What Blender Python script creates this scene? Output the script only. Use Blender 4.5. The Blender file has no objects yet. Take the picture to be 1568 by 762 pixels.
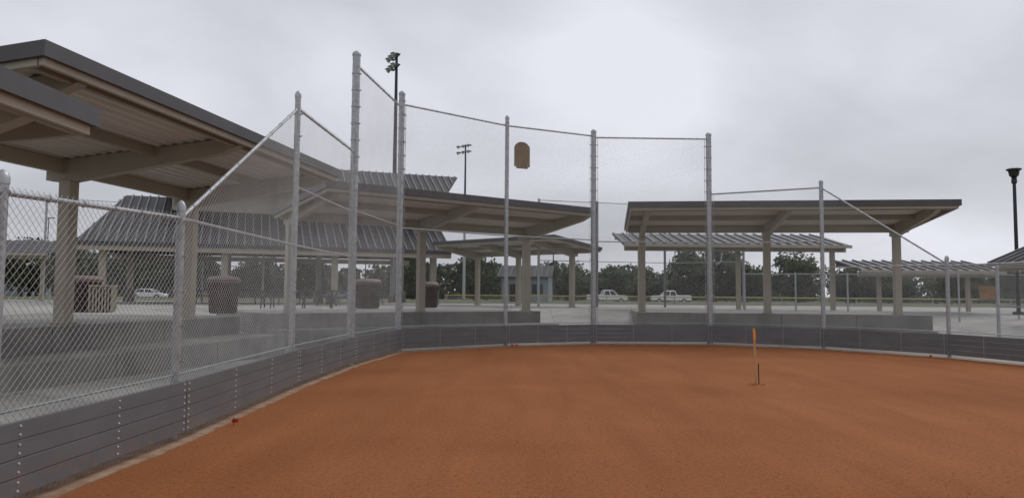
import bpy, math, random
from mathutils import Vector, Matrix
random.seed(7)
scene=bpy.context.scene
R=math.radians

# ---------------------------------------------------------------- materials
def new_mat(name):
    m=bpy.data.materials.new(name); m.use_nodes=True
    nt=m.node_tree; b=nt.nodes.get('Principled BSDF')
    return m,nt,b
def mat(name,c1,c2=None,rough=.6,metal=0.,scale=6.,bump=0.,bscale=None,stretch=None,detail=4,spec=None):
    m,nt,b=new_mat(name)
    b.inputs['Roughness'].default_value=rough
    b.inputs['Metallic'].default_value=metal
    if spec is not None: b.inputs['Specular IOR Level'].default_value=spec
    if c2 is None: c2=tuple(x*.8 for x in c1)
    tc=nt.nodes.new('ShaderNodeTexCoord')
    mp=nt.nodes.new('ShaderNodeMapping')
    nt.links.new(tc.outputs['Object'],mp.inputs['Vector'])
    if stretch: mp.inputs['Scale'].default_value=stretch
    n=nt.nodes.new('ShaderNodeTexNoise'); n.inputs['Scale'].default_value=scale; n.inputs['Detail'].default_value=detail
    nt.links.new(mp.outputs['Vector'],n.inputs['Vector'])
    r=nt.nodes.new('ShaderNodeValToRGB')
    r.color_ramp.elements[0].position=.32; r.color_ramp.elements[1].position=.68
    r.color_ramp.elements[0].color=(*c2,1); r.color_ramp.elements[1].color=(*c1,1)
    nt.links.new(n.outputs['Fac'],r.inputs['Fac'])
    nt.links.new(r.outputs['Color'],b.inputs['Base Color'])
    if bump>0:
        n2=nt.nodes.new('ShaderNodeTexNoise'); n2.inputs['Scale'].default_value=bscale or scale*4; n2.inputs['Detail'].default_value=5
        nt.links.new(mp.outputs['Vector'],n2.inputs['Vector'])
        bp=nt.nodes.new('ShaderNodeBump'); bp.inputs['Strength'].default_value=bump; bp.inputs['Distance'].default_value=.02
        nt.links.new(n2.outputs['Fac'],bp.inputs['Height']); nt.links.new(bp.outputs['Normal'],b.inputs['Normal'])
    return m

GALV=mat('galvanised_steel',(.48,.50,.51),(.32,.34,.35),rough=.42,metal=.5,scale=14)
WIRE=mat('galvanised_wire',(.56,.57,.57),(.44,.45,.45),rough=.45,metal=.35,scale=3)
BOLT=mat('bolt_zinc',(.75,.75,.75),(.6,.6,.6),rough=.3,metal=.4)
TAN=mat('tan_painted_steel',(.40,.355,.28),(.35,.31,.24),rough=.5,scale=2)
TAND=mat('tan_painted_beam',(.34,.30,.235),(.30,.26,.205),rough=.5,scale=2)
FASC=mat('dark_bronze_fascia',(.080,.077,.077),(.064,.061,.062),rough=.45,scale=2)
DECK=mat('white_metal_deck',(.66,.65,.60),(.59,.58,.53),rough=.45,scale=.8)
ROOF=mat('dark_bronze_roof',(.048,.046,.050),(.034,.033,.036),rough=.45,metal=.15,scale=.7)
SEAM=mat('standing_seam_sheen',(.26,.255,.265),(.20,.20,.21),rough=.42,metal=.3,scale=2)  # paler than the roof sheet: reflections on the ribs put into the colour
DARK=mat('dark_metal',(.035,.035,.038),(.025,.025,.027),rough=.5)
BLACK=mat('black_paint',(.02,.02,.022),(.015,.015,.016),rough=.4)
TERR=mat('terrace_concrete',(.30,.29,.265),(.17,.165,.15),rough=.85,scale=1.1,bump=.3,bscale=40,detail=10)
CURB=mat('curb_concrete',(.40,.27,.18),(.26,.135,.075),rough=.9,scale=5,bump=.3)
GRASS=mat('dull_grass',(.11,.115,.045),(.06,.075,.025),rough=.95,scale=.25,detail=8,bump=.3,bscale=20)
ASPH=mat('asphalt',(.10,.10,.10),(.07,.07,.07),rough=.9,scale=1)
YEL=mat('yellow_fence_cap',(.50,.43,.06),(.42,.36,.05),rough=.5)
REDC=mat('red_marker',(.7,.03,.02),(.55,.02,.02),rough=.5)
ORG=mat('orange_flagging',(.85,.28,.02),(.75,.2,.02),rough=.5)
WOOD=mat('lath_wood',(.55,.36,.18),(.42,.26,.12),rough=.8,scale=10,stretch=(6,6,1))
PLAQ=mat('tan_plaque',(.27,.215,.14),(.22,.17,.11),rough=.6,scale=4)
BRN=mat('can_brown',(.085,.040,.032),(.03,.016,.014),rough=.7,scale=22)
LID=mat('can_lid',(.20,.13,.11),(.14,.10,.09),rough=.6,scale=20)
BARK=mat('bark',(.09,.07,.05),(.05,.04,.03),rough=.9)
L1=mat('leaves_dark',(.030,.045,.018),(.020,.030,.012),rough=.8)
L2=mat('leaves_mid',(.055,.080,.026),(.038,.055,.018),rough=.8)
L3=mat('leaves_light',(.095,.12,.036),(.065,.085,.028),rough=.8)
WHITE=mat('white_car_paint',(.80,.80,.80),(.77,.77,.77),rough=.3)
GLASS=mat('dark_glass',(.02,.025,.03),(.015,.018,.02),rough=.1)
TIRE=mat('tire_rubber',(.02,.02,.02),(.015,.015,.015),rough=.8)
WALLB=mat('blue_grey_wall',(.24,.28,.31),(.20,.24,.27),rough=.8)
WALLT=mat('brown_wall',(.20,.13,.09),(.15,.10,.07),rough=.8)
LAMPG=mat('floodlight_glass',(.6,.65,.62),(.5,.55,.5),rough=.2)
FIXT=mat('floodlight_housing',(.10,.12,.11),(.07,.085,.08),rough=.4,metal=.3)

def board_mat():
    m,nt,b=new_mat('recycled_plastic_board'); b.inputs['Roughness'].default_value=.5
    tc=nt.nodes.new('ShaderNodeTexCoord')
    def noise(scale,det,st=(1,1,1)):
        mp=nt.nodes.new('ShaderNodeMapping'); mp.inputs['Scale'].default_value=st; nt.links.new(tc.outputs['Object'],mp.inputs['Vector'])
        n=nt.nodes.new('ShaderNodeTexNoise'); n.inputs['Scale'].default_value=scale; n.inputs['Detail'].default_value=det
        nt.links.new(mp.outputs['Vector'],n.inputs['Vector']); return n
    n=noise(1.6,5,(1,1,3)); r=nt.nodes.new('ShaderNodeValToRGB')
    r.color_ramp.elements[0].position=.3; r.color_ramp.elements[1].position=.7
    r.color_ramp.elements[0].color=(.118,.126,.133,1); r.color_ramp.elements[1].color=(.150,.158,.165,1)
    nt.links.new(n.outputs['Fac'],r.inputs['Fac'])
    # dried clay splashed on the lowest board
    sp=nt.nodes.new('ShaderNodeSeparateXYZ'); nt.links.new(tc.outputs['Object'],sp.inputs[0])
    mr=nt.nodes.new('ShaderNodeMapRange'); mr.inputs['From Min'].default_value=.08; mr.inputs['From Max'].default_value=.34; mr.inputs['To Min'].default_value=.75; mr.inputs['To Max'].default_value=0
    nt.links.new(sp.outputs['Z'],mr.inputs['Value'])
    n3=noise(9,8); mu=nt.nodes.new('ShaderNodeMath'); mu.operation='MULTIPLY'
    r3=nt.nodes.new('ShaderNodeValToRGB'); r3.color_ramp.elements[0].position=.45; r3.color_ramp.elements[1].position=.75
    nt.links.new(n3.outputs['Fac'],r3.inputs['Fac']); nt.links.new(mr.outputs[0],mu.inputs[0]); nt.links.new(r3.outputs['Color'],mu.inputs[1])
    mx=nt.nodes.new('ShaderNodeMix'); mx.data_type='RGBA'; nt.links.new(mu.outputs[0],mx.inputs[0])
    nt.links.new(r.outputs['Color'],mx.inputs[6]); mx.inputs[7].default_value=(.27,.15,.09,1)
    nt.links.new(mx.outputs[2],b.inputs['Base Color'])
    n2=noise(120,3); bp=nt.nodes.new('ShaderNodeBump'); bp.inputs['Strength'].default_value=.15; bp.inputs['Distance'].default_value=.01
    nt.links.new(n2.outputs['Fac'],bp.inputs['Height']); nt.links.new(bp.outputs['Normal'],b.inputs['Normal'])
    return m
BOARD=board_mat()

def plaza_mat():
    m,nt,b=new_mat('plaza_concrete')
    tc=nt.nodes.new('ShaderNodeTexCoord')
    br=nt.nodes.new('ShaderNodeTexBrick'); br.offset=0; br.inputs['Scale'].default_value=1
    br.inputs['Brick Width'].default_value=1.8; br.inputs['Row Height'].default_value=1.8; br.inputs['Mortar Size'].default_value=.012
    br.inputs['Color1'].default_value=(.43,.41,.375,1); br.inputs['Color2'].default_value=(.38,.365,.335,1); br.inputs['Mortar'].default_value=(.16,.15,.14,1)
    nt.links.new(tc.outputs['Object'],br.inputs['Vector'])
    n=nt.nodes.new('ShaderNodeTexNoise'); n.inputs['Scale'].default_value=.7; n.inputs['Detail'].default_value=9
    nt.links.new(tc.outputs['Object'],n.inputs['Vector'])
    r=nt.nodes.new('ShaderNodeValToRGB'); r.color_ramp.elements[0].position=.3; r.color_ramp.elements[1].position=.7
    r.color_ramp.elements[0].color=(.66,.66,.66,1); r.color_ramp.elements[1].color=(1.1,1.1,1.1,1)
    nt.links.new(n.outputs['Fac'],r.inputs['Fac'])
    mx=nt.nodes.new('ShaderNodeMix'); mx.data_type='RGBA'; mx.blend_type='MULTIPLY'; mx.inputs[0].default_value=1
    nt.links.new(br.outputs['Color'],mx.inputs[6]); nt.links.new(r.outputs['Color'],mx.inputs[7])
    nt.links.new(mx.outputs[2],b.inputs['Base Color']); b.inputs['Roughness'].default_value=.9
    return m
PLAZA=plaza_mat()

def dirt_mat():
    m,nt,b=new_mat('infield_dirt')
    b.inputs['Roughness'].default_value=1.; b.inputs['Specular IOR Level'].default_value=.12
    tc=nt.nodes.new('ShaderNodeTexCoord')
    def noise(scale,detail,st=(1,1,1),rot=0,dist=0):
        mp=nt.nodes.new('ShaderNodeMapping'); mp.inputs['Scale'].default_value=st; mp.inputs['Rotation'].default_value=(0,0,rot)
        nt.links.new(tc.outputs['Object'],mp.inputs['Vector'])
        n=nt.nodes.new('ShaderNodeTexNoise'); n.inputs['Scale'].default_value=scale; n.inputs['Detail'].default_value=detail; n.inputs['Distortion'].default_value=dist
        nt.links.new(mp.outputs['Vector'],n.inputs['Vector']); return n
    big=noise(.30,6,(1,1,1),0,.5); streak=noise(1.2,6,(1.6,.22,1),-.25,.5); fine=noise(22,8); grain=noise(75,4)
    r=nt.nodes.new('ShaderNodeValToRGB'); r.color_ramp.elements[0].position=.30; r.color_ramp.elements[1].position=.70
    r.color_ramp.elements[0].color=(.272,.098,.036,1); r.color_ramp.elements[1].color=(.340,.132,.052,1)
    nt.links.new(big.outputs['Fac'],r.inputs['Fac'])
    def mult(prev,n,lo,hi,p0=.3,p1=.7):
        q=nt.nodes.new('ShaderNodeValToRGB'); q.color_ramp.elements[0].position=p0; q.color_ramp.elements[1].position=p1
        q.color_ramp.elements[0].color=(lo,lo,lo,1); q.color_ramp.elements[1].color=(hi,hi,hi,1)
        nt.links.new(n.outputs['Fac'],q.inputs['Fac'])
        mx=nt.nodes.new('ShaderNodeMix'); mx.data_type='RGBA'; mx.blend_type='MULTIPLY'; mx.inputs[0].default_value=1
        nt.links.new(prev,mx.inputs[6]); nt.links.new(q.outputs['Color'],mx.inputs[7]); return mx.outputs[2]
    c=mult(r.outputs['Color'],streak,.90,1.07); c=mult(c,fine,.84,1.14); c=mult(c,grain,.70,1.28)
    nt.links.new(c,b.inputs['Base Color'])
    ad=nt.nodes.new('ShaderNodeMath'); ad.operation='ADD'
    nt.links.new(fine.outputs['Fac'],ad.inputs[0]); nt.links.new(grain.outputs['Fac'],ad.inputs[1])
    bp=nt.nodes.new('ShaderNodeBump'); bp.inputs['Strength'].default_value=.4; bp.inputs['Distance'].default_value=.012
    nt.links.new(ad.outputs[0],bp.inputs['Height']); nt.links.new(bp.outputs['Normal'],b.inputs['Normal'])
    return m
DIRT=dirt_mat()

# ---------------------------------------------------------------- mesh builder
class MB:
    def __init__(s): s.v=[]; s.f=[]; s.m=[]; s.mats=[]
    def mi(s,m):
        if m not in s.mats: s.mats.append(m)
        return s.mats.index(m)
    def add(s,vs,fs,m):
        o=len(s.v); s.v+= [tuple(x) for x in vs]; k=s.mi(m)
        for f in fs: s.f.append(tuple(o+i for i in f)); s.m.append(k)
    def hexa(s,p,m):
        s.add(p,[(3,2,1,0),(4,5,6,7),(0,1,5,4),(1,2,6,5),(2,3,7,6),(3,0,4,7)],m)
    def box(s,x0,x1,y0,y1,z0,z1,m):
        s.hexa([(x0,y0,z0),(x1,y0,z0),(x1,y1,z0),(x0,y1,z0),(x0,y0,z1),(x1,y0,z1),(x1,y1,z1),(x0,y1,z1)],m)
    def beam(s,a,b,w,h0,h1,m):
        a=Vector(a);b=Vector(b); d=(b-a); sd=d.cross(Vector((0,0,1))).normalized()*w/2
        u0=Vector((0,0,h0/2));u1=Vector((0,0,h1/2))
        s.hexa([a-sd-u0,a+sd-u0,b+sd-u1,b-sd-u1,a-sd+u0,a+sd+u0,b+sd+u1,b-sd+u1],m)
    def cyl(s,a,b,r0,r1,n,m,cap=True):
        a=Vector(a);b=Vector(b); d=(b-a).normalized()
        t=Vector((0,0,1)) if abs(d.z)<.9 else Vector((1,0,0))
        x=d.cross(t).normalized(); y=d.cross(x)
        vs=[]
        for c,r in ((a,r0),(b,r1)):
            for i in range(n):
                an=2*math.pi*i/n; vs.append(c+x*math.cos(an)*r+y*math.sin(an)*r)
        fs=[(i,(i+1)%n,n+(i+1)%n,n+i) for i in range(n)]
        if cap: fs+= [tuple(range(n-1,-1,-1)),tuple(range(n,2*n))]
        s.add(vs,fs,m)
    def lathe(s,cx,cy,prof,n,m):
        vs=[];fs=[]
        for r,z in prof:
            for i in range(n):
                an=2*math.pi*i/n; vs.append((cx+r*math.cos(an),cy+r*math.sin(an),z))
        for k in range(len(prof)-1):
            for i in range(n):
                fs.append((k*n+i,k*n+(i+1)%n,(k+1)*n+(i+1)%n,(k+1)*n+i))
        s.add(vs,fs,m)
    def build(s,name,parent=None,smooth=False,bevel=0,loc=(0,0,0),rz=0):
        me=bpy.data.meshes.new(name); me.from_pydata(s.v,[],s.f)
        for m in s.mats: me.materials.append(m)
        me.polygons.foreach_set('material_index',s.m)
        me.update()
        ob=bpy.data.objects.new(name,me); scene.collection.objects.link(ob)
        if smooth:
            me.polygons.foreach_set('use_smooth',[True]*len(s.f))
            try:
                me.set_sharp_from_angle(angle=R(40))
            except Exception: pass
        if bevel:
            bv=ob.modifiers.new('bevel','BEVEL'); bv.width=bevel; bv.segments=2; bv.limit_method='ANGLE'
        ob.location=loc; ob.rotation_euler=(0,0,rz)
        if parent: ob.parent=parent
        return ob
def empty(name,loc=(0,0,0),rz=0):
    e=bpy.data.objects.new(name,None); e.location=loc; e.rotation_euler=(0,0,rz); e.empty_display_size=.3
    scene.collection.objects.link(e); return e

# ---------------------------------------------------------------- terrain
def sstep(t): t=max(0,min(1,t)); return t*t*(3-2*t)
def gz(x,y):
    s=max(-3.7-x,y-24.3,x-13.5)
    z=.93*max(0,min(1,(s-2.5)/7.5))
    z-= .45*sstep((s-60)/35)
    return z
xs=[-900,-400,-200,-120]+[x for x in range(-90,100,6)]+[120,200,400,900]
xs+= [-13.7,-6.2,-3.7,13.5,16,23.5]; xs=sorted(set(xs))
ys=[-400,-150,-60,-30,-10]+[y for y in range(0,132,6)]+[160,220,400,800,1500,2500]
ys+= [24.3,26.8,34.3]; ys=sorted(set(ys))
def sheet(name,xs,ys,off,m):
    mb=MB(); vs=[(x,y,gz(x,y)+off) for y in ys for x in xs]; n=len(xs)
    fs=[(j*n+i,j*n+i+1,(j+1)*n+i+1,(j+1)*n+i) for j in range(len(ys)-1) for i in range(n-1)]
    mb.add(vs,fs,m); return mb.build(name)
sheet('ground_terrain',xs,ys,-.06,GRASS)
sheet('plaza_pavement',[x for x in xs if -48<=x<=36],[y for y in ys if -10<=y<=54],-.03,PLAZA)
sheet('parking_lot_asphalt',[x for x in xs if -48<=x<=84],[y for y in ys if 96<=y<=126],-.04,ASPH)

FP=[(-3.95,-8),(-3.80,4.2),(-3.64,8.0),(-3.70,12.4),(-3.56,16.3),(-3.10,20.1),(-.18,22.6),(2.68,24.0),(6.52,24.1),(9.52,22.4),(11.67,19.6),(13.6,13.2),(15.5,6),(17,-8)]
from mathutils.geometry import tessellate_polygon
def poly_sheet(name,pts,z,m):
    vs=[Vector((x,y,z)) for x,y in pts]; tr=tessellate_polygon([vs])
    me=bpy.data.meshes.new(name); me.from_pydata([tuple(v) for v in vs],[],[tuple(t) for t in tr])
    me.materials.append(m); ob=bpy.data.objects.new(name,me); scene.collection.objects.link(ob)
    me.update()
    for p in me.polygons:
        if p.normal.z<0: p.flip()
    return ob
poly_sheet('infield_dirt',FP+[(17,-40),(-3.95,-40)],0,DIRT)

def seg_normal(a,b):
    dx=b[0]-a[0];dy=b[1]-a[1];L=math.hypot(dx,dy); return (dy/L,-dx/L),L,(dx/L,dy/L)
NV=[]
for i in range(len(FP)):
    ns=[]
    if i>0: ns.append(seg_normal(FP[i-1],FP[i])[0])
    if i<len(FP)-1: ns.append(seg_normal(FP[i],FP[i+1])[0])
    n=Vector((sum(a[0] for a in ns),sum(a[1] for a in ns))).normalized()
    k=1/max(.5,n.dot(Vector(ns[0]))); NV.append(n*k)
mb=MB()
rr=random.Random(3)
for i in range(len(FP)-1):
    a=Vector(FP[i]);b=Vector(FP[i+1]); K=max(1,int((b-a).length/.35))
    prev=.225
    for k in range(K):
        t0=k/K;t1=(k+1)/K; nx=.225 if k==K-1 else .225+rr.uniform(-.022,.022)
        n0=NV[i].lerp(NV[i+1],t0); n1=NV[i].lerp(NV[i+1],t1)
        p0=a.lerp(b,t0);p1=a.lerp(b,t1)
        p=[p0+n0*prev,p0-n0*.2,p1-n1*.2,p1+n1*nx]
        mb.hexa([(q.x,q.y,-.02) for q in p]+[(q.x,q.y,.012) for q in p],CURB); prev=nx
mb.build('concrete_mow_strip')

mb=MB()
for i in range(2600):
    y=3.2+ (random.random()**1.7)*15; x=-3.4+random.random()*(3.2+ y*.75)
    if x>10: continue
    r=random.uniform(.003,.009)
    vs=[(x+r*random.uniform(.7,1.2),y,0.001),(x-r*.6,y+r*.9,.001),(x-r*.6,y-r*.9,.001),(x,y,r*random.uniform(.7,1.2))]
    mb.add(vs,[(0,1,3),(1,2,3),(2,0,3)],DIRT)
mb.build('dirt_clods')

# ---------------------------------------------------------------- backstop fence
fence=empty('backstop_fence')
def wires(mb,a,b,z0,ha,hb,pitch,r,off,m,seg=.55,sag=0):
    n,L,d=seg_normal(a,b)
    def clip(s0,k):
        lo,hi=0.,L
        if k>0: lo=max(lo,s0)
        else: hi=min(hi,s0)
        g=(hb-ha)/L; A=k-g; B=z0-k*s0-ha
        if abs(A)<1e-6:
            if B>0: return None
        elif A>0: hi=min(hi,-B/A)
        else: lo=max(lo,-B/A)
        if hi-lo<.02: return None
        return lo,hi
    def off_at(s,z):
        if not sag: return 0
        return sag*math.sin(s*2.1+a[0])*math.sin(z*1.7+.6)
    H=max(ha,hb)-z0
    for k in (1.,-1.):
        c=int((L+H+1)/pitch)+2
        for j in range(-c,c+1):
            s0=j*pitch
            cl=clip(s0,k)
            if not cl: continue
            K=max(1,int((cl[1]-cl[0])/seg+.5))
            P=[]
            for q in range(K+1):
                s=cl[0]+(cl[1]-cl[0])*q/K; z=z0+k*(s-s0)
                o=off+(.0022 if k>0 else -.0022)+off_at(s,z)
                P.append(Vector((a[0]+d[0]*s+n[0]*o,a[1]+d[1]*s+n[1]*o,z)))
            for q in range(K): mb.cyl(P[q],P[q+1],r,r,3,m,cap=False)
segs=[(0,1,2.28,2.28),(1,2,2.28,2.40),(2,3,2.40,4.75),(3,4,4.75,4.75),(4,5,6.75,6.75),(5,6,6.85,6.85),(6,7,6.85,6.85),(7,8,6.8,6.8),
      (8,9,4.95,4.95),(9,10,4.95,2.5),(10,11,2.45,2.45),(11,12,2.45,2.45),(12,13,2.45,2.45)]
mbw=MB(); mbr=MB(); mbp=MB(); mbb=MB(); mbk=MB(); mbt=MB()
for (i,j,ha,hb) in segs:
    a,b=FP[i],FP[j]
    ov=.045
    wires(mbw,a,b,.02,ha+ov,hb+ov,.0735,.0019 if i<3 else .00165,.03,WIRE,sag=.012)
    mbr.cyl((a[0],a[1],ha),(b[0],b[1],hb),.024,.024,10,GALV)
    mbr.cyl((a[0],a[1],.70),(b[0],b[1],.70),.012,.012,8,GALV)
    n,L,d=seg_normal(a,b); s=.3
    while s<L:   # tie wires on the top rail
        z=ha+(hb-ha)*s/L; x=a[0]+d[0]*s; y=a[1]+d[1]*s
        mbt.cyl((x-d[0]*.006,y-d[1]*.006,z),(x+d[0]*.006,y+d[1]*.006,z),.031,.031,8,GALV); s+=.45
mids=[(2,3,2.40),(3,4,2.40),(3,4,3.4),(4,5,3.45),(5,6,3.4),(6,7,3.4),(7,8,3.35),(8,9,3.3),(9,10,2.48)]
for i,j,z in mids:
    a,b=FP[i],FP[j]; mbr.cyl((a[0],a[1],z),(b[0],b[1],z),.019,.019,8,GALV)
posts=[(1,2.55,.045),(2,2.52,.045),(3,4.98,.05),(4,7.0,.088),(5,7.15,.085),(6,7.1,.062),(7,7.0,.085),(8,6.95,.088),(9,5.12,.06),(10,2.65,.05),(11,2.6,.045),(12,2.6,.045)]
for i,h,r in posts:
    x,y=FP[i]
    mbp.cyl((x,y,-.05),(x,y,h),r,r,20,GALV)
    mbp.lathe(x,y,[(r*1.12,h-.04),(r*1.12,h+.01),(r*.8,h+.05),(r*.3,h+.075),(.001,h+.08)],20,GALV)
    z=.85
    while z<h-.15:
        mbp.cyl((x,y,z-.012),(x,y,z+.012),r*1.14,r*1.14,16,GALV)
        n=NV[i]
        mbp.cyl((x+n.x*r,y+n.y*r,z),(x+n.x*(r+.035),y+n.y*(r+.035),z),.012,.012,6,GALV)
        z+=.38
    if r>.08:
        for q in (-1,1):
            j=i+q; dx=FP[j][0]-x; dy=FP[j][1]-y; L=math.hypot(dx,dy)
            px=x+dx/L*(r+.05); py=y+dy/L*(r+.05)
            hh=[s for s in segs if (s[0],s[1]) in ((i,j),(j,i))][0]
            mbp.cyl((px,py,.05),(px,py,max(hh[2],hh[3])-.03),.007,.007,6,GALV)
            z=.85
            while z<max(hh[2],hh[3])-.15:
                mbp.cyl((x,y,z),(px+dx/L*.02,py+dy/L*.02,z),.012,.012,6,GALV); z+=.38
for t in (.33,.66):
    x=FP[0][0]+(FP[1][0]-FP[0][0])*t; y=FP[0][1]+(FP[1][1]-FP[0][1])*t
    mbp.cyl((x,y,-.05),(x,y,2.5),.045,.045,16,GALV)
mbp.cyl((-3.76,5.35,-.05),(-3.76,5.35,2.42),.045,.045,16,GALV)
mbp.lathe(-3.76,5.35,[(.051,2.38),(.051,2.43),(.035,2.47),(.001,2.49)],16,GALV)
for i in range(len(FP)-1):
    a=Vector(FP[i])+NV[i]*.115; b=Vector(FP[i+1])+NV[i+1]*.115
    d=(b-a); L=d.length; d/=L; n=Vector((d.y,-d.x))
    npan=max(1,round(L/3.7)); pl_=L/npan
    for p in range(npan):
        s0=p*pl_+.004; s1=(p+1)*pl_-.004
        for r_ in range(4):
            z0=.095+r_*.137; z1=z0+.1335
            jit=random.uniform(-.002,.002); jz=random.uniform(-.002,.001)
            q0=a+d*s0+n*jit; q1=a+d*s1+n*(jit+random.uniform(-.002,.002))
            t=.038; w=n*t/2
            A=[q0-w,q0+w,q1+w,q1-w]
            mbb.hexa([(v.x,v.y,z0) for v in A][::-1]+[(v.x,v.y,z1+jz) for v in A][::-1],BOARD)
            nb=3; cols=[.05]+[pl_*k/nb for k in range(1,nb)]+[pl_-.05]
            for c in cols:
                for zz in (z0+.035,z1-.035):
                    q=a+d*(p*pl_+c)+n*(.019)
                    mbk.cyl((q.x,q.y,zz),(q.x+n.x*.008,q.y+n.y*.008,zz),.011,.008,8,BOLT)
mbw.build('chain_link_mesh',fence,smooth=True)
mbr.build('rails',fence,smooth=True)
mbt.build('tie_wires',fence,smooth=True)
mbp.build('posts',fence,smooth=True)
mbb.build('kick_boards',fence,bevel=.004)
mbk.build('board_bolts',fence)

# plaque on mesh
n,L,d=seg_normal(FP[6],FP[7]); t=.156*L
cx=FP[6][0]+d[0]*t+n[0]*.06; cy=FP[6][1]+d[1]*t+n[1]*.06
prof=[(-.27,-.36),(-.20,-.36),(-.20,-.42),(.20,-.42),(.20,-.36),(.27,-.36),(.27,.25),(.235,.32),(.16,.385),(.08,.42),(-.08,.42),(-.16,.385),(-.235,.32),(-.27,.25)]
mb=MB(); N=len(prof); vs=[(u,-.012,v) for u,v in prof]+[(u,.012,v) for u,v in prof]
mb.add(vs,[tuple(range(N)),tuple(range(2*N-1,N-1,-1))]+[((i+1)%N,i,N+i,N+(i+1)%N) for i in range(N)],PLAQ)
for u,v in ((-.2,-.3),(.2,-.3),(-.2,.2),(.2,.2)): mb.cyl((u,-.012,v),(u,-.02,v),.012,.012,8,BOLT)
mb.build('arched_plaque_sign',loc=(cx,cy,5.95),rz=math.atan2(d[1],d[0]))

# ---------------------------------------------------------------- shade structures
def shade(name,C,ang,cols,u0,u1,front,ztop,base,back=.6,slope=.10,purl=(-1.85,-3.5),colw=.25,terr=None):
    e=empty(name,(C[0],C[1],0),ang)
    def zt(y): return ztop-slope*(y+front)
    mb=MB()
    yf,yb=-front,back
    mb.hexa([(u0,yf,zt(yf)-.05),(u1,yf,zt(yf)-.05),(u1,yb,zt(yb)-.05),(u0,yb,zt(yb)-.05),
             (u0,yf,zt(yf)-.02),(u1,yf,zt(yf)-.02),(u1,yb,zt(yb)-.02),(u0,yb,zt(yb)-.02)],ROOF)
    mb.build('roof_sheet',e)
    mb=MB(); y=yf+.03; vs=[];fs=[]
    pr=[]
    while y<yb-.2:
        pr+= [(y,-.055),(y+.13,-.055),(y+.16,-.09),(y+.20,-.09),(y+.23,-.055)]; y+=.23
    for (yy,zz) in pr: vs+= [(u0+.03,yy,zt(yy)+zz),(u1-.03,yy,zt(yy)+zz)]
    for i in range(len(pr)-1):
        fs.append((2*i,2*i+1,2*i+3,2*i+2))
    mb.add(vs,fs,DECK); mb.build('ribbed_deck',e)
    mb=MB(); fh=.18
    def fas(p,q,m,z0,z1,w):
        p=Vector(p);q=Vector(q); sd=(q-p).cross(Vector((0,0,1))).normalized()*w/2
        c=[p-sd,p+sd,q+sd,q-sd]
        mb.hexa([(v.x,v.y,v.z+z0) for v in c]+[(v.x,v.y,v.z+z1) for v in c],m)
    w=.05
    fas((u0-w/2,yf,zt(yf)),(u1+w/2,yf,zt(yf)),FASC,-fh,.02,w)
    fas((u0-w/2,yb,zt(yb)),(u1+w/2,yb,zt(yb)),FASC,-fh*.6,.018,w)
    for u in (u0,u1): fas((u,yf+w/2+.002,zt(yf)),(u,yb-w/2-.002,zt(yb)),FASC,-fh,.018,w)
    mb.build('fascia',e)
    mb=MB()
    fas((u0+.04,yf+.08,zt(yf+.08)),(u1-.04,yf+.08,zt(yf+.08)),TAN,-.27,-.095,.07)
    for u in (u0+.07,u1-.07): fas((u,yf+.13,zt(yf+.13)),(u,yb-.05,zt(yb-.05)),TAN,-.27,-.095,.07)
    for py in purl: fas((u0+.12,py,zt(py)),(u1-.12,py,zt(py)),TAND,-.27,-.095,.09)
    fas((u0+.12,.12,zt(.12)),(u1-.12,.12,zt(.12)),TAN,-.36,-.095,.14)
    fas((u0+.12,yb-.1,zt(yb-.1)),(u1-.12,yb-.1,zt(yb-.1)),TAN,-.24,-.095,.08)
    for u in cols:
        a=(u,yb-.16,zt(yb-.16)-.10); b=(u,yf+.16,zt(yf+.16)-.10)
        sd=.09
        ts=[(a[1],a[2],.36),(0.0,zt(0)-.10,.46),(b[1]+.35,zt(b[1]+.35)-.10,.27),(b[1],b[2],.17)]
        for k in range(3):
            (ya,za,ha),(yb_,zb,hb)=ts[k],ts[k+1]
            mb.hexa([(u-sd,yb_,zb-hb),(u+sd,yb_,zb-hb),(u+sd,ya,za-ha),(u-sd,ya,za-ha),
                     (u-sd,yb_,zb),(u+sd,yb_,zb),(u+sd,ya,za),(u-sd,ya,za)],TAN)
    mb.build('beams',e,bevel=.006)
    mb=MB()
    for u in cols:
        h=colw/2; mb.box(u-h,u+h,-h,h,base,zt(0)-.5,TAN)
        mb.box(u-h-.05,u+h+.05,-h-.05,h+.05,base,base+.03,TAND)
    mb.build('columns',e,bevel=.012)
    if terr:
        tu0,tu1,v1,z2,v2,bk=terr
        t=MB()
        nb=4
        for k in range(nb):
            a=tu0+(tu1-tu0)*k/nb+ (.006 if k else 0); b=tu0+(tu1-tu0)*(k+1)/nb-(.006 if k<nb-1 else 0)
            t.box(a,b,-v1,bk,-.05,.955,TERR)
            t.box(a,b,-v2,-v1-.003,-.05,z2,TERR)
        t.build('concrete_terrace',None,bevel=.015,loc=(C[0],C[1],0),rz=ang)
    return e
A1=math.atan2(.99,.15)
shade('shade_canopy',(-8.73,14.3),A1,[-4.15,0,4.15],-5.0,4.45,3.78,4.64,.955,terr=(-7.5,5.6,.6,.5,1.9,5.5))
shade('shade_canopy',(-3.23,26.0),R(36.87),[-4.75,0,4.75],-5.15,4.95,3.78,4.66,.955,terr=(-5.6,5.0,.6,.5,1.7,5.0))
shade('shade_canopy',(9.84,28.2),math.atan2(-.12,.99),[-4.75,0,4.75],-5.4,5.35,3.75,4.80,.955,terr=(-5.0,5.6,.9,.38,1.3,5.0))
shade('shade_canopy',(1.3,43.1),R(-41.4),[-4.6,-1.2,2.8],-4.7,4.4,3.7,4.65,.9)
shade('dugout_canopy',(-8.2,3.5),R(89),[-3.5,0,3.5],-4.5,4.32,3.66,3.53,.05)

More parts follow.
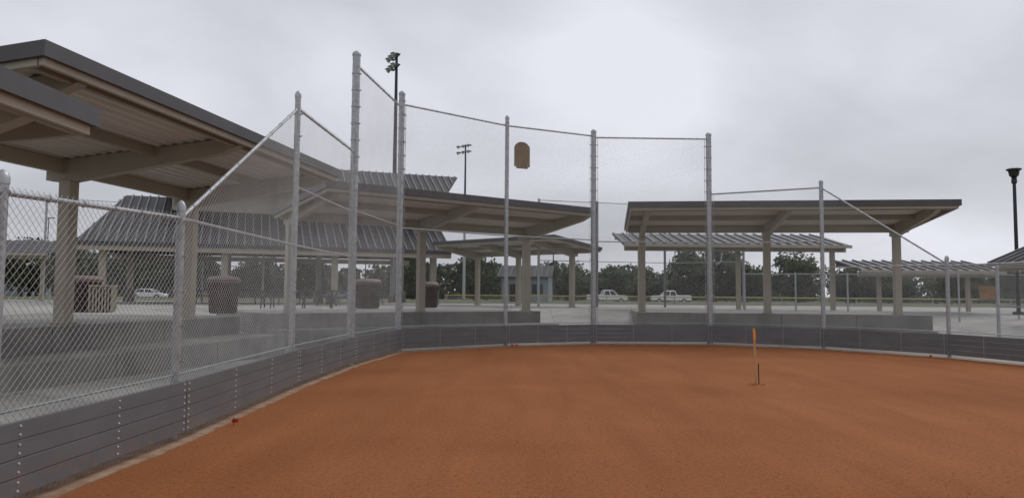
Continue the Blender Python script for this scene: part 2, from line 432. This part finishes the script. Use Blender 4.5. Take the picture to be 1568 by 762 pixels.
# ---------------------------------------------------------------- seam roofs
def seam_roof(mb,a,b,y0,z0,c,d,y1,z1,sp=.46,th=.08,sw=.035):
    mb.hexa([(a,y0,z0-th),(b,y0,z0-th),(d,y1,z1-th),(c,y1,z1-th),(a,y0,z0),(b,y0,z0),(d,y1,z1),(c,y1,z1)],ROOF)
    x=min(a,c)+.05
    while x<max(b,d):
        t0,t1=0.,1.
        if x<a and c<a: t0=(a-x)/(a-c)
        if x<c and a<c: t1=(x-a)/(c-a)
        if x>b and d>b: t0=(x-b)/(d-b)
        if x>d and b>d: t1=(b-x)/(b-d)
        if t1-t0>.03:
            def P(t,dx,h): return (x+dx,y0+(y1-y0)*t,z0+(z1-z0)*t+h)
            w=sw
            mb.hexa([P(t0,-w,.002),P(t0,w,.002),P(t1,w,.002),P(t1,-w,.002),P(t0,-w,.08),P(t0,w,.08),P(t1,w,.08),P(t1,-w,.08)],SEAM)
        x+=sp
e=empty('picnic_pavilion',(-22.8,38,0),R(20))
mb=MB()
seam_roof(mb,0,20.3,0,4.2,1.5,20.3,6,7.4)
seam_roof(mb,0,20.3,12,4.2,1.5,20.3,6.02,7.4)
mb.add([(0,0,4.12),(0,12,4.12),(1.5,6,7.32)],[(0,2,1)],ROOF)
seam_roof(mb,4.0,20.6,2.9,7.9,3.2,22.3,6,9.8)
seam_roof(mb,4.0,20.6,9.1,7.9,3.2,22.3,6.02,9.8)
mb.build('roof',e)
mb=MB()
mb.box(0,20.3,-.03,.03,4.0,4.14,FASC); mb.box(0,20.3,.05,.2,3.75,4.08,TAN)
mb.box(0.02,20.2,11.85,11.95,3.75,4.08,TAN)
mb.box(4.2,19.5,4.2,4.4,6.3,8.5,TAN); mb.box(4.2,19.5,7.6,7.8,6.3,8.5,TAN)
mb.box(4.0,20.6,2.86,2.9,7.76,7.9,FASC)
for u in (1.2,7.3,13.4,19.4):
    for b_ in (1.0,11.0):
        mb.box(u-.18,u+.18,b_-.18,b_+.18,.8,4.5,TAN)
        mb.box(u-.32,u+.32,b_-.32,b_+.32,.8,1.75,TERR)
    mb.beam((u,.3,4.0),(u,6,7.0),.18,.3,.3,TAN); mb.beam((u,11.7,4.0),(u,6,7.0),.18,.3,.3,TAN)
mb.build('frame',e)

def shelter(name,loc,ang,a,b,z0,z1,dep,cols,base,cw=.1):
    e=empty(name,loc,ang)
    mb=MB(); seam_roof(mb,a,b,0,z0,a,b,dep,z1,sp=.5,sw=.03); mb.build('roof',e)
    mb=MB()
    mb.box(a,b,-.05,-.003,z0-.13,z0+.01,TAN)
    for y,z in ((.4,z0),(dep-.3,z1-.05)): mb.box(a+.1,b-.1,y,y+.12,z-.3,z-.09,TAN)
    for u in cols:
        mb.box(u-cw,u+cw,1.4,1.4+2*cw,base,z0+.15,TAN)
        mb.beam((u,.1,z0-.15),(u,dep-.1,z1-.15),.14,.16,.16,TAN)
    mb.build('frame',e)
shelter('metal_roof_shelter',(0,35,0),0,5.35,16.3,4.05,4.88,4,[6.4,11.3,16.0],.93)
shelter('metal_roof_shelter',(16.2,34,0),0,0,6.8,2.85,3.42,3,[1.6,5.9],.93,.08)
shelter('metal_roof_shelter',(18.2,26.5,0),R(-90),-1.5,3.6,2.9,4.6,4.0,[2.6],.4)
shelter('metal_roof_shelter',(-46,44,0),R(6),0,17,3.9,5.0,5,[1,6,11,16],.9)

# ---------------------------------------------------------------- sports light poles
def light_pole(loc,h,ang,rows=2,half=1.0,n=3):
    e=empty('sports_light_pole',loc,ang)
    mb=MB(); mb.cyl((0,0,0),(0,0,h*.5),.20,.16,14,GALV); mb.cyl((0,0,h*.5),(0,0,h),.16,.10,14,DARK)
    mb.cyl((0,0,0),(0,0,.5),.35,.35,14,TERR)
    mb.build('pole',e,smooth=True)
    mb=MB()
    for r_ in range(rows):
        z=h-.2-r_*.8
        mb.box(-half,half,-.04,.04,z-.04,z+.04,DARK)
        for k in range(n):
            x=-half+.18+k*(2*half-.36)/(n-1)
            mb.box(x-.08,x+.08,-.30,-.05,z-.06,z+.10,FIXT)
            mb.cyl((x,-.26,z+.04),(x,-.50,z-.12),.08,.21,12,FIXT)
            mb.cyl((x,-.502,z-.122),(x,-.52,z-.135),.19,.19,12,LAMPG)
            mb.beam((x,-.42,z+.11),(x,-.70,z-.01),.30,.025,.025,FIXT)
    mb.build('floodlights',e)
light_pole((-8.95,55,.9),18.9,R(-65),half=.9)
light_pole((-6.2,95,.5),20.6,R(-40),half=1.1)
for x,y,h in ((5.4,95,8.5),(-70,110,12),(-24,120,9)):
    mb=MB(); mb.cyl((0,0,0),(0,0,h),.10,.06,8,DARK); mb.box(-.1,.9,-.08,.08,h-.06,h+.08,DARK); mb.build('street_lamp',loc=(x,y,.5))
mb=MB(); mb.cyl((0,0,0),(0,0,.12),.22,.2,16,BLACK); mb.cyl((0,0,.12),(0,0,5.25),.075,.06,14,BLACK)
mb.lathe(0,0,[(.06,5.2),(.10,5.24),(.10,5.4),(.05,5.45),(.16,5.52),(.20,5.72),(.27,5.76),(.27,5.80),(.12,5.86),(.001,5.87)],20,BLACK)
for k in range(4):
    a=k*math.pi/2; mb.cyl((.08*math.cos(a),.08*math.sin(a),5.4),(.24*math.cos(a),.24*math.sin(a),5.77),.012,.012,6,BLACK)
mb.build('park_lamp_post',smooth=True,loc=(20.05,29,.95))

# ---------------------------------------------------------------- other fences
def far_fence(name,pts,z0,h,rz,pitch,r,step,cap=None,mesh=True,pr=.04):
    e=empty(name); mw=MB(); mp=MB()
    for i in range(len(pts)-1):
        a,b=pts[i],pts[i+1]; n,L,d=seg_normal(a,b)
        if mesh: wires(mw,a,b,z0,z0+h,z0+h,pitch,r,.02,WIRE,seg=1.0)
        for z in rz: mp.cyl((a[0],a[1],z0+z),(b[0],b[1],z0+z),.022,.022,6,GALV)
        k=max(1,round(L/step))
        for q in range(k+1):
            x=a[0]+d[0]*L*q/k; y=a[1]+d[1]*L*q/k; mp.cyl((x,y,z0-.3),(x,y,z0+h+.08),pr,pr,8,GALV)
        if cap: mp.cyl((a[0],a[1],z0+h),(b[0],b[1],z0+h),.045,.045,8,cap)
    if mesh: mw.build('mesh',e)
    mp.build('posts_and_rails',e,smooth=True)
far_fence('far_backstop_fence',[(1.5,41),(4.9,42),(9.0,43),(13,41)],.9,6.0,[6.0,2.6],.11,.0022,3.9,pr=.07)
far_fence('far_backstop_fence',[(-32,50),(-27,52),(-22,52),(-17,50)],.9,7.0,[7.0,3],.14,.0022,4.5,pr=.08)
far_fence('outfield_fence',[(-6,66),(14,63),(46,58)],.55,.92,[.05],.12,.0022,3,cap=YEL)
far_fence('chain_link_fence',[(10.5,33),(17,32),(24,31)],.85,1.75,[1.75,.05],.0735,.0017,2.6)
far_fence('chain_link_fence',[(14.6,22),(14.9,19.6),(16.6,17.8)],.15,2.35,[2.35,1.2,.05],.0735,.0017,2.0,pr=.05)

# ---------------------------------------------------------------- trash cans
def can(loc,s=1.,w=1.):
    mb=MB()
    n=28
    mb.lathe(0,0,[(.001,.02),(.33,.02),(.345,.06),(.37,.80),(.37,.84)],n,BRN)
    for k in range(n):
        a=2*math.pi*k/n; c,sn=math.cos(a),math.sin(a)
        mb.cyl((.345*c,.345*sn,.05),(.378*c,.378*sn,.82),.018,.018,4,BRN)
    mb.lathe(0,0,[(.37,.84),(.43,.85),(.44,.93),(.36,1.0),(.20,1.03),(.14,1.03),(.13,.96),(.001,.96)],n,LID)
    mb.lathe(0,0,[(.40,.44),(.40,.47)],n,BLACK)
    o=mb.build('trash_can',smooth=True,loc=loc); o.scale=(s*w,s*w,s)
can((-12.8,22,.94),1.08); can((-8.65,22,.94),1.10); can((-3.55,31.5,.97),1.1,.9); can((-5.9,30,.95),1.2,1.1)
mb=MB()
for k in range(8):
    for yy in (-.25,.25): mb.box(-.28+k*.08-.02,-.28+k*.08+.02,yy-.015,yy+.015,.06,.78,TAN)
    for xx in (-.30,.30): mb.box(xx-.015,xx+.015,-.28+k*.08-.02,-.28+k*.08+.02,.06,.78,TAN)
mb.box(-.33,.33,-.30,.30,.782,.83,TAN); mb.box(-.26,.26,-.22,.22,.03,.70,BRN)
mb.build('slatted_litter_bin',loc=(-12.1,21.7,.94),rz=.3)

def table(loc,rz):
    e=empty('picnic_table',loc,rz)
    mb=MB(); mb.box(-.9,.9,-.38,.38,.72,.77,DARK)
    mb.box(-.9,.9,-.80,-.52,.43,.47,DARK); mb.box(-.9,.9,.52,.80,.43,.47,DARK); mb.build('top_and_seats',e,bevel=.01)
    mb=MB()
    for x in (-.65,.65):
        mb.cyl((x,-.25,.72),(x,-.6,0),.03,.03,8,DARK); mb.cyl((x,.25,.72),(x,.6,0),.03,.03,8,DARK)
        mb.cyl((x,-.7,.42),(x,.7,.42),.025,.025,8,DARK)
    mb.build('legs',e,smooth=True)
for l in ((-11.2,31,.93,.2),(-9.6,31.5,.93,.2),(-9.2,38,.93,1.2),(-7.2,32,.93,.3),(-14,42,.93,.3),(-11.5,42.5,.93,.5),(-17,41.5,.93,.1),(-8.6,44,.93,.8)):
    table(l[:3],l[3])

# ---------------------------------------------------------------- stake and markers
e=empty('survey_stake',(4.46,13.4,0),.3)
mb=MB(); mb.hexa([(-.02,-.006,-.1),(.02,-.006,-.1),(.02,.006,-.1),(-.02,.006,-.1),(-.075,-.02,1.02),(-.035,-.02,1.02),(-.035,-.008,1.02),(-.075,-.008,1.02)],WOOD)
mb.build('lath',e)
mb=MB(); mb.cyl((.05,0,-.1),(.045,0,.38),.010,.010,8,DARK); mb.build('steel_pin',e)
mb=MB()
vs=[(-.03,-.025,1.00),(-.085,-.03,1.0),(-.09,-.05,.86),(-.06,-.045,.80),(-.025,-.03,.83),(-.08,-.03,.70),(-.055,-.04,.74)]
mb.add(vs,[(0,1,2,3,4),(3,2,5,6)],ORG); mb.build('flagging_tape',e)
mb=MB()
for k in range(26):
    a=rr.uniform(0,6.28); q=rr.uniform(.02,.16); s_=rr.uniform(.008,.022); x=q*math.cos(a);y=q*math.sin(a)
    mb.add([(x+s_,y,0),(x-s_*.6,y+s_,0),(x-s_*.6,y-s_,0),(x,y,s_)],[(0,1,3),(1,2,3),(2,0,3)],DIRT)
mb.build('loose_soil',e)
def marker(x,y):
    mb=MB(); mb.cyl((0,0,0),(0,0,.10),.003,.003,5,BLACK)
    mb.add([(0,0,.03),(.05,.015,.04),(.055,-.01,.08),(0,0,.085),(-.035,.015,.05)],[(0,1,2,3),(0,3,4)],REDC)
    mb.build('marker_flag',loc=(x,y,0))
marker(-3.33,8.9); marker(.15,22.35); marker(.02,22.28); marker(11.1,19.5)

# ---------------------------------------------------------------- trees
def leafq(mb,rnd,q,s,m):
    u=Vector((rnd.gauss(0,1),rnd.gauss(0,1),rnd.gauss(0,1))).normalized(); v=u.orthogonal().normalized()
    mb.add([q-u*s-v*s*.6,q+u*s-v*s*.5,q+u*s*.8+v*s*.7,q-u*s*.7+v*s*.6],[(0,1,2,3)],m)
def tree(x,y,h,w,seed,light=.3):
    rnd=random.Random(seed); z0=gz(x,y)-.1
    e=empty('deciduous_tree',(x,y,z0))
    mb=MB(); mb.cyl((0,0,0),(0.1,0,h*.45),.04*h,.022*h,8,BARK)
    for k in range(7):
        a=rnd.uniform(0,6.28); zz=h*rnd.uniform(.2,.5)
        mb.cyl((0,0,zz),(math.cos(a)*w*.6,math.sin(a)*w*.6,zz+h*rnd.uniform(.2,.35)),.014*h,.005*h,5,BARK)
    mb.build('trunk',e)
    mb=MB()
    for c in range(60):
        while True:
            p=Vector((rnd.uniform(-1,1),rnd.uniform(-1,1),rnd.uniform(-1,1)))
            if p.length<1: break
        tp=1-.35*max(0,p.z)
        p=Vector((p.x*w*.85*tp,p.y*w*.85*tp,h*.53+p.z*h*.41)); cr=rnd.uniform(.14,.28)*w+.25
        m=rnd.choices([L1,L2,L3],[.4,.4,light])[0]
        for l in range(85):
            d=Vector((rnd.gauss(0,1),rnd.gauss(0,1),rnd.gauss(0,.8))).normalized()*cr*rnd.uniform(.3,1.1)
            mm=m if rnd.random()<.75 else rnd.choice([L1,L2,L3])
            leafq(mb,rnd,p+d,rnd.uniform(.14,.30),mm)
    mb.build('crown',e)
T=[(-79,120,10.2,5.5,1),(-70,118,9,5,2),(-61,120,9.8,6,3),(-53,122,9,5,4),(-33,120,6.8,4.5,5),(-16,118,7.2,4.5,6),(-6,120,7.6,4.8,7),(10,130,6.6,5.5,8),(18,128,6.2,5,9),
   (29.5,122,9.4,5.0,10),(35,126,10.8,5.8,11),(41,128,7,5,16),(47,120,9.0,5.4,12),(58,124,6.4,5,13),(73,120,6,5.2,14),(82,120,6,5,15),(-88,120,8.6,5,17),(-43,126,7.5,5,18),(24,134,5.8,5,19),(66,128,5.8,5,20)]
for t in T: tree(*t[:4],t[4],light=.55 if t[0]>25 else .25)
rnd=random.Random(99); mb=MB()
x=-190
while x<200:
    y=175+rnd.uniform(-20,20); h=rnd.uniform(4.5,8.5); w=rnd.uniform(4,8)
    m0=rnd.choice([L1,L1,L2])
    for l in range(420):
        zz=rnd.random()
        q=Vector((x+rnd.gauss(0,w*.45)*(1.15-zz*.6),y+rnd.gauss(0,2),.2+h*zz))
        leafq(mb,rnd,q,rnd.uniform(.25,.6),m0 if rnd.random()<.7 else rnd.choice([L1,L2]))
    x+=rnd.uniform(2.2,4)
mb.build('distant_tree_line')

# ---------------------------------------------------------------- vehicles
def vehicle(name,loc,rz,prof,cab,wheels,wd,bodym):
    e=empty(name,loc,rz)
    mb=MB(); N=len(prof); w=wd/2
    vs=[(x,-w,z) for x,z in prof]+[(x,w,z) for x,z in prof]
    mb.add(vs,[tuple(range(N)),tuple(range(2*N-1,N-1,-1))]+[((i+1)%N,i,N+i,N+(i+1)%N) for i in range(N)],bodym)
    mb.build('body',e,bevel=.06)
    mb=MB(); (x0,x1,x2,x3,z0,z1)=cab; wi=w-.07; wt=w-.28
    mb.hexa([(x0,-wi,z0),(x3,-wi,z0),(x3,wi,z0),(x0,wi,z0),(x1,-wt,z1),(x2,-wt,z1),(x2,wt,z1),(x1,wt,z1)],GLASS)
    mb.build('windows',e)
    mb=MB(); mb.hexa([(x1-.05,-wt-.03,z1),(x2+.05,-wt-.03,z1),(x2+.05,wt+.03,z1),(x1-.05,wt+.03,z1),(x1+.1,-wt+.1,z1+.07),(x2-.1,-wt+.1,z1+.07),(x2-.1,wt-.1,z1+.07),(x1+.1,wt-.1,z1+.07)],bodym)
    for sg in (-1,1):
        for xa,xb in ((x0,x1),(x3,x2),((x0+x3)/2,(x1+x2)/2)):
            mb.cyl((xa,sg*(wi+.01),z0),(xb,sg*(wt+.01),z1),.06,.06,6,bodym)
    mb.build('roof_and_pillars',e)
    mb=MB()
    for x in wheels:
        for sg in (-1,1):
            mb.cyl((x,sg*(w-.2),.36),(x,sg*(w+.02),.36),.37,.37,18,TIRE); mb.cyl((x,sg*(w+.02),.36),(x,sg*(w+.035),.36),.22,.2,12,GALV)
    mb.build('wheels',e)
    mb=MB(); xm=max(p[0] for p in prof); xn=min(p[0] for p in prof)
    for sg in (-1,1): mb.box(xm-.04,xm+.02,sg*.7-.15,sg*.7+.15,.75,.9,LAMPG); mb.box(xn-.02,xn+.04,sg*.72-.1,sg*.72+.1,.75,.95,REDC)
    mb.build('lights',e)
pick=[(-2.8,.45),(2.75,.45),(2.8,.85),(2.6,1.08),(1.35,1.15),(-.75,1.15),(-.8,1.2),(-2.78,1.2)]
vehicle('pickup_truck',(23.0,106,.44),R(178),pick,(-.72,-.5,.75,1.32,1.14,1.78),(-1.75,1.8),1.95,WHITE)
vehicle('pickup_truck',(13.8,106,.44),R(8),pick,(-.72,-.5,.75,1.32,1.14,1.78),(-1.75,1.8),1.95,WHITE)
car=[(-2.3,.35),(2.25,.35),(2.3,.65),(2.1,.82),(1.1,.95),(-1.7,.98),(-2.25,.9)]
vehicle('parked_car',(-57,100,.47),R(10),car,(-1.7,-1.1,.4,1.15,.94,1.42),(-1.4,1.4),1.8,WHITE)
vehicle('parked_car',(-50,101,.47),R(5),car,(-1.7,-1.1,.4,1.15,.94,1.42),(-1.4,1.4),1.8,WHITE)
vehicle('parked_car',(-25,104,.47),R(185),car,(-1.7,-1.1,.4,1.15,.94,1.42),(-1.4,1.4),1.8,WALLB)

# ---------------------------------------------------------------- small buildings
def building(name,loc,rz,w,dp,h,rh,wm):
    e=empty(name,loc,rz)
    mb=MB(); mb.box(0,w,0,dp,0,h,wm); mb.add([(0,0,h),(0,dp,h),(0,dp/2,h+rh*.95)],[(0,1,2)],wm); mb.add([(w,0,h),(w,dp,h),(w,dp/2,h+rh*.95)],[(0,2,1)],wm); mb.build('walls',e)
    mb=MB(); seam_roof(mb,-.4,w+.4,-.4,h-.1,-.4,w+.4,dp/2,h+rh,.6,sw=.02); seam_roof(mb,-.4,w+.4,dp+.4,h-.1,-.4,w+.4,dp/2+.02,h+rh,.6,sw=.02); mb.build('roof',e)
    mb=MB(); x=.8; k=0
    while x<w-1:
        if k%2==0: mb.box(x,x+.95,-.03,-.002,0,2.1,BLACK)
        else: mb.box(x,x+1.1,-.03,-.002,1.1,2.1,GLASS); mb.box(x-.06,x+1.16,-.05,-.032,1.02,1.1,TAN)
        x+=2.2;k+=1
    mb.build('doors_and_windows',e)
building('restroom_building',(-1.0,72,.5),R(-8),4.6,5,2.9,1.1,WALLB)
building('brown_house',(24,142,.4),0,7,7,2.8,1.6,WALLT)
building('brown_house',(-70,135,.4),R(5),12,8,2.8,1.8,WALLT)
building('grey_house',(-104,140,.4),0,11,8,2.8,1.8,WALLB)

mb=MB(); mb.box(-.28,.28,-.01,.01,-.22,.22,PLAQ); mb.box(-.24,.24,-.014,-.011,-.18,.18,CURB); mb.build('notice_sign',loc=(14.45,22.2,1.75))

# ---------------------------------------------------------------- world
w=bpy.data.worlds.new('World'); scene.world=w; w.use_nodes=True
nt=w.node_tree; bg=nt.nodes['Background']; bg.inputs['Strength'].default_value=.1
sky=nt.nodes.new('ShaderNodeTexSky'); sky.sky_type='NISHITA'; sky.sun_disc=False; sky.sun_elevation=R(48); sky.sun_rotation=R(40)
tc=nt.nodes.new('ShaderNodeTexCoord'); sp=nt.nodes.new('ShaderNodeSeparateXYZ'); nt.links.new(tc.outputs['Generated'],sp.inputs[0])
def M(op,a,b=None):
    n=nt.nodes.new('ShaderNodeMath'); n.operation=op
    for k,v in ((0,a),(1,b)):
        if v is None: continue
        if isinstance(v,(int,float)): n.inputs[k].default_value=v
        else: nt.links.new(v,n.inputs[k])
    return n.outputs[0]
zc=M('ADD',M('MAXIMUM',sp.outputs['Z'],0.),.38)
cb=nt.nodes.new('ShaderNodeCombineXYZ'); nt.links.new(M('DIVIDE',sp.outputs['X'],zc),cb.inputs[0]); nt.links.new(M('DIVIDE',sp.outputs['Y'],zc),cb.inputs[1])
mp=nt.nodes.new('ShaderNodeMapping'); mp.inputs['Location'].default_value=(5.3,.4,0); nt.links.new(cb.outputs[0],mp.inputs['Vector'])
n1=nt.nodes.new('ShaderNodeTexNoise'); n1.inputs['Scale'].default_value=1.3; n1.inputs['Detail'].default_value=8; n1.inputs['Roughness'].default_value=.48; n1.inputs['Distortion'].default_value=.25
nt.links.new(mp.outputs[0],n1.inputs['Vector'])
# thin bright break in the overcast, in a fixed direction of the sky (ahead and to the right)
dt=nt.nodes.new('ShaderNodeVectorMath'); dt.operation='DOT_PRODUCT'; nt.links.new(tc.outputs['Generated'],dt.inputs[0])
dt.inputs[1].default_value=Vector((.30,.92,.30)).normalized()
mr=nt.nodes.new('ShaderNodeMapRange'); mr.interpolation_type='SMOOTHSTEP'; mr.inputs['From Min'].default_value=.93; mr.inputs['From Max'].default_value=1.0; mr.inputs['To Max'].default_value=.11
nt.links.new(dt.outputs['Value'],mr.inputs['Value'])
fac=M('ADD',n1.outputs['Fac'],mr.outputs[0])
r=nt.nodes.new('ShaderNodeValToRGB'); cr=r.color_ramp; cr.elements[0].position=.32; cr.elements[0].color=(4.9,5.0,5.45,1); cr.elements[1].position=.72; cr.elements[1].color=(8.0,8.1,8.9,1)
el=cr.elements.new(.5); el.color=(6.0,6.12,6.65,1)
nt.links.new(fac,r.inputs['Fac'])
mx=nt.nodes.new('ShaderNodeMix'); mx.data_type='RGBA'; mx.inputs[0].default_value=.97
nt.links.new(sky.outputs[0],mx.inputs[6]); nt.links.new(r.outputs['Color'],mx.inputs[7]); nt.links.new(mx.outputs[2],bg.inputs['Color'])

sun=bpy.data.lights.new('sun','SUN'); sun.energy=1.0; sun.angle=R(30); sun.color=(1,.98,.95)
so=bpy.data.objects.new('sun',sun); scene.collection.objects.link(so); so.rotation_euler=(R(42),0,R(140)) 

# ---------------------------------------------------------------- camera
cd=bpy.data.cameras.new('camera'); cd.sensor_width=36; cd.lens=25.71; cd.clip_start=.1; cd.clip_end=5000
co=bpy.data.objects.new('camera',cd); scene.collection.objects.link(co)
co.matrix_world=Matrix.Translation((0,0,1.6))@Matrix.Rotation(R(90+3.53),4,'X')@Matrix.Rotation(R(.46),4,'Z')
scene.camera=co
scene.view_settings.view_transform='Standard'; scene.view_settings.look='None'; scene.view_settings.exposure=0
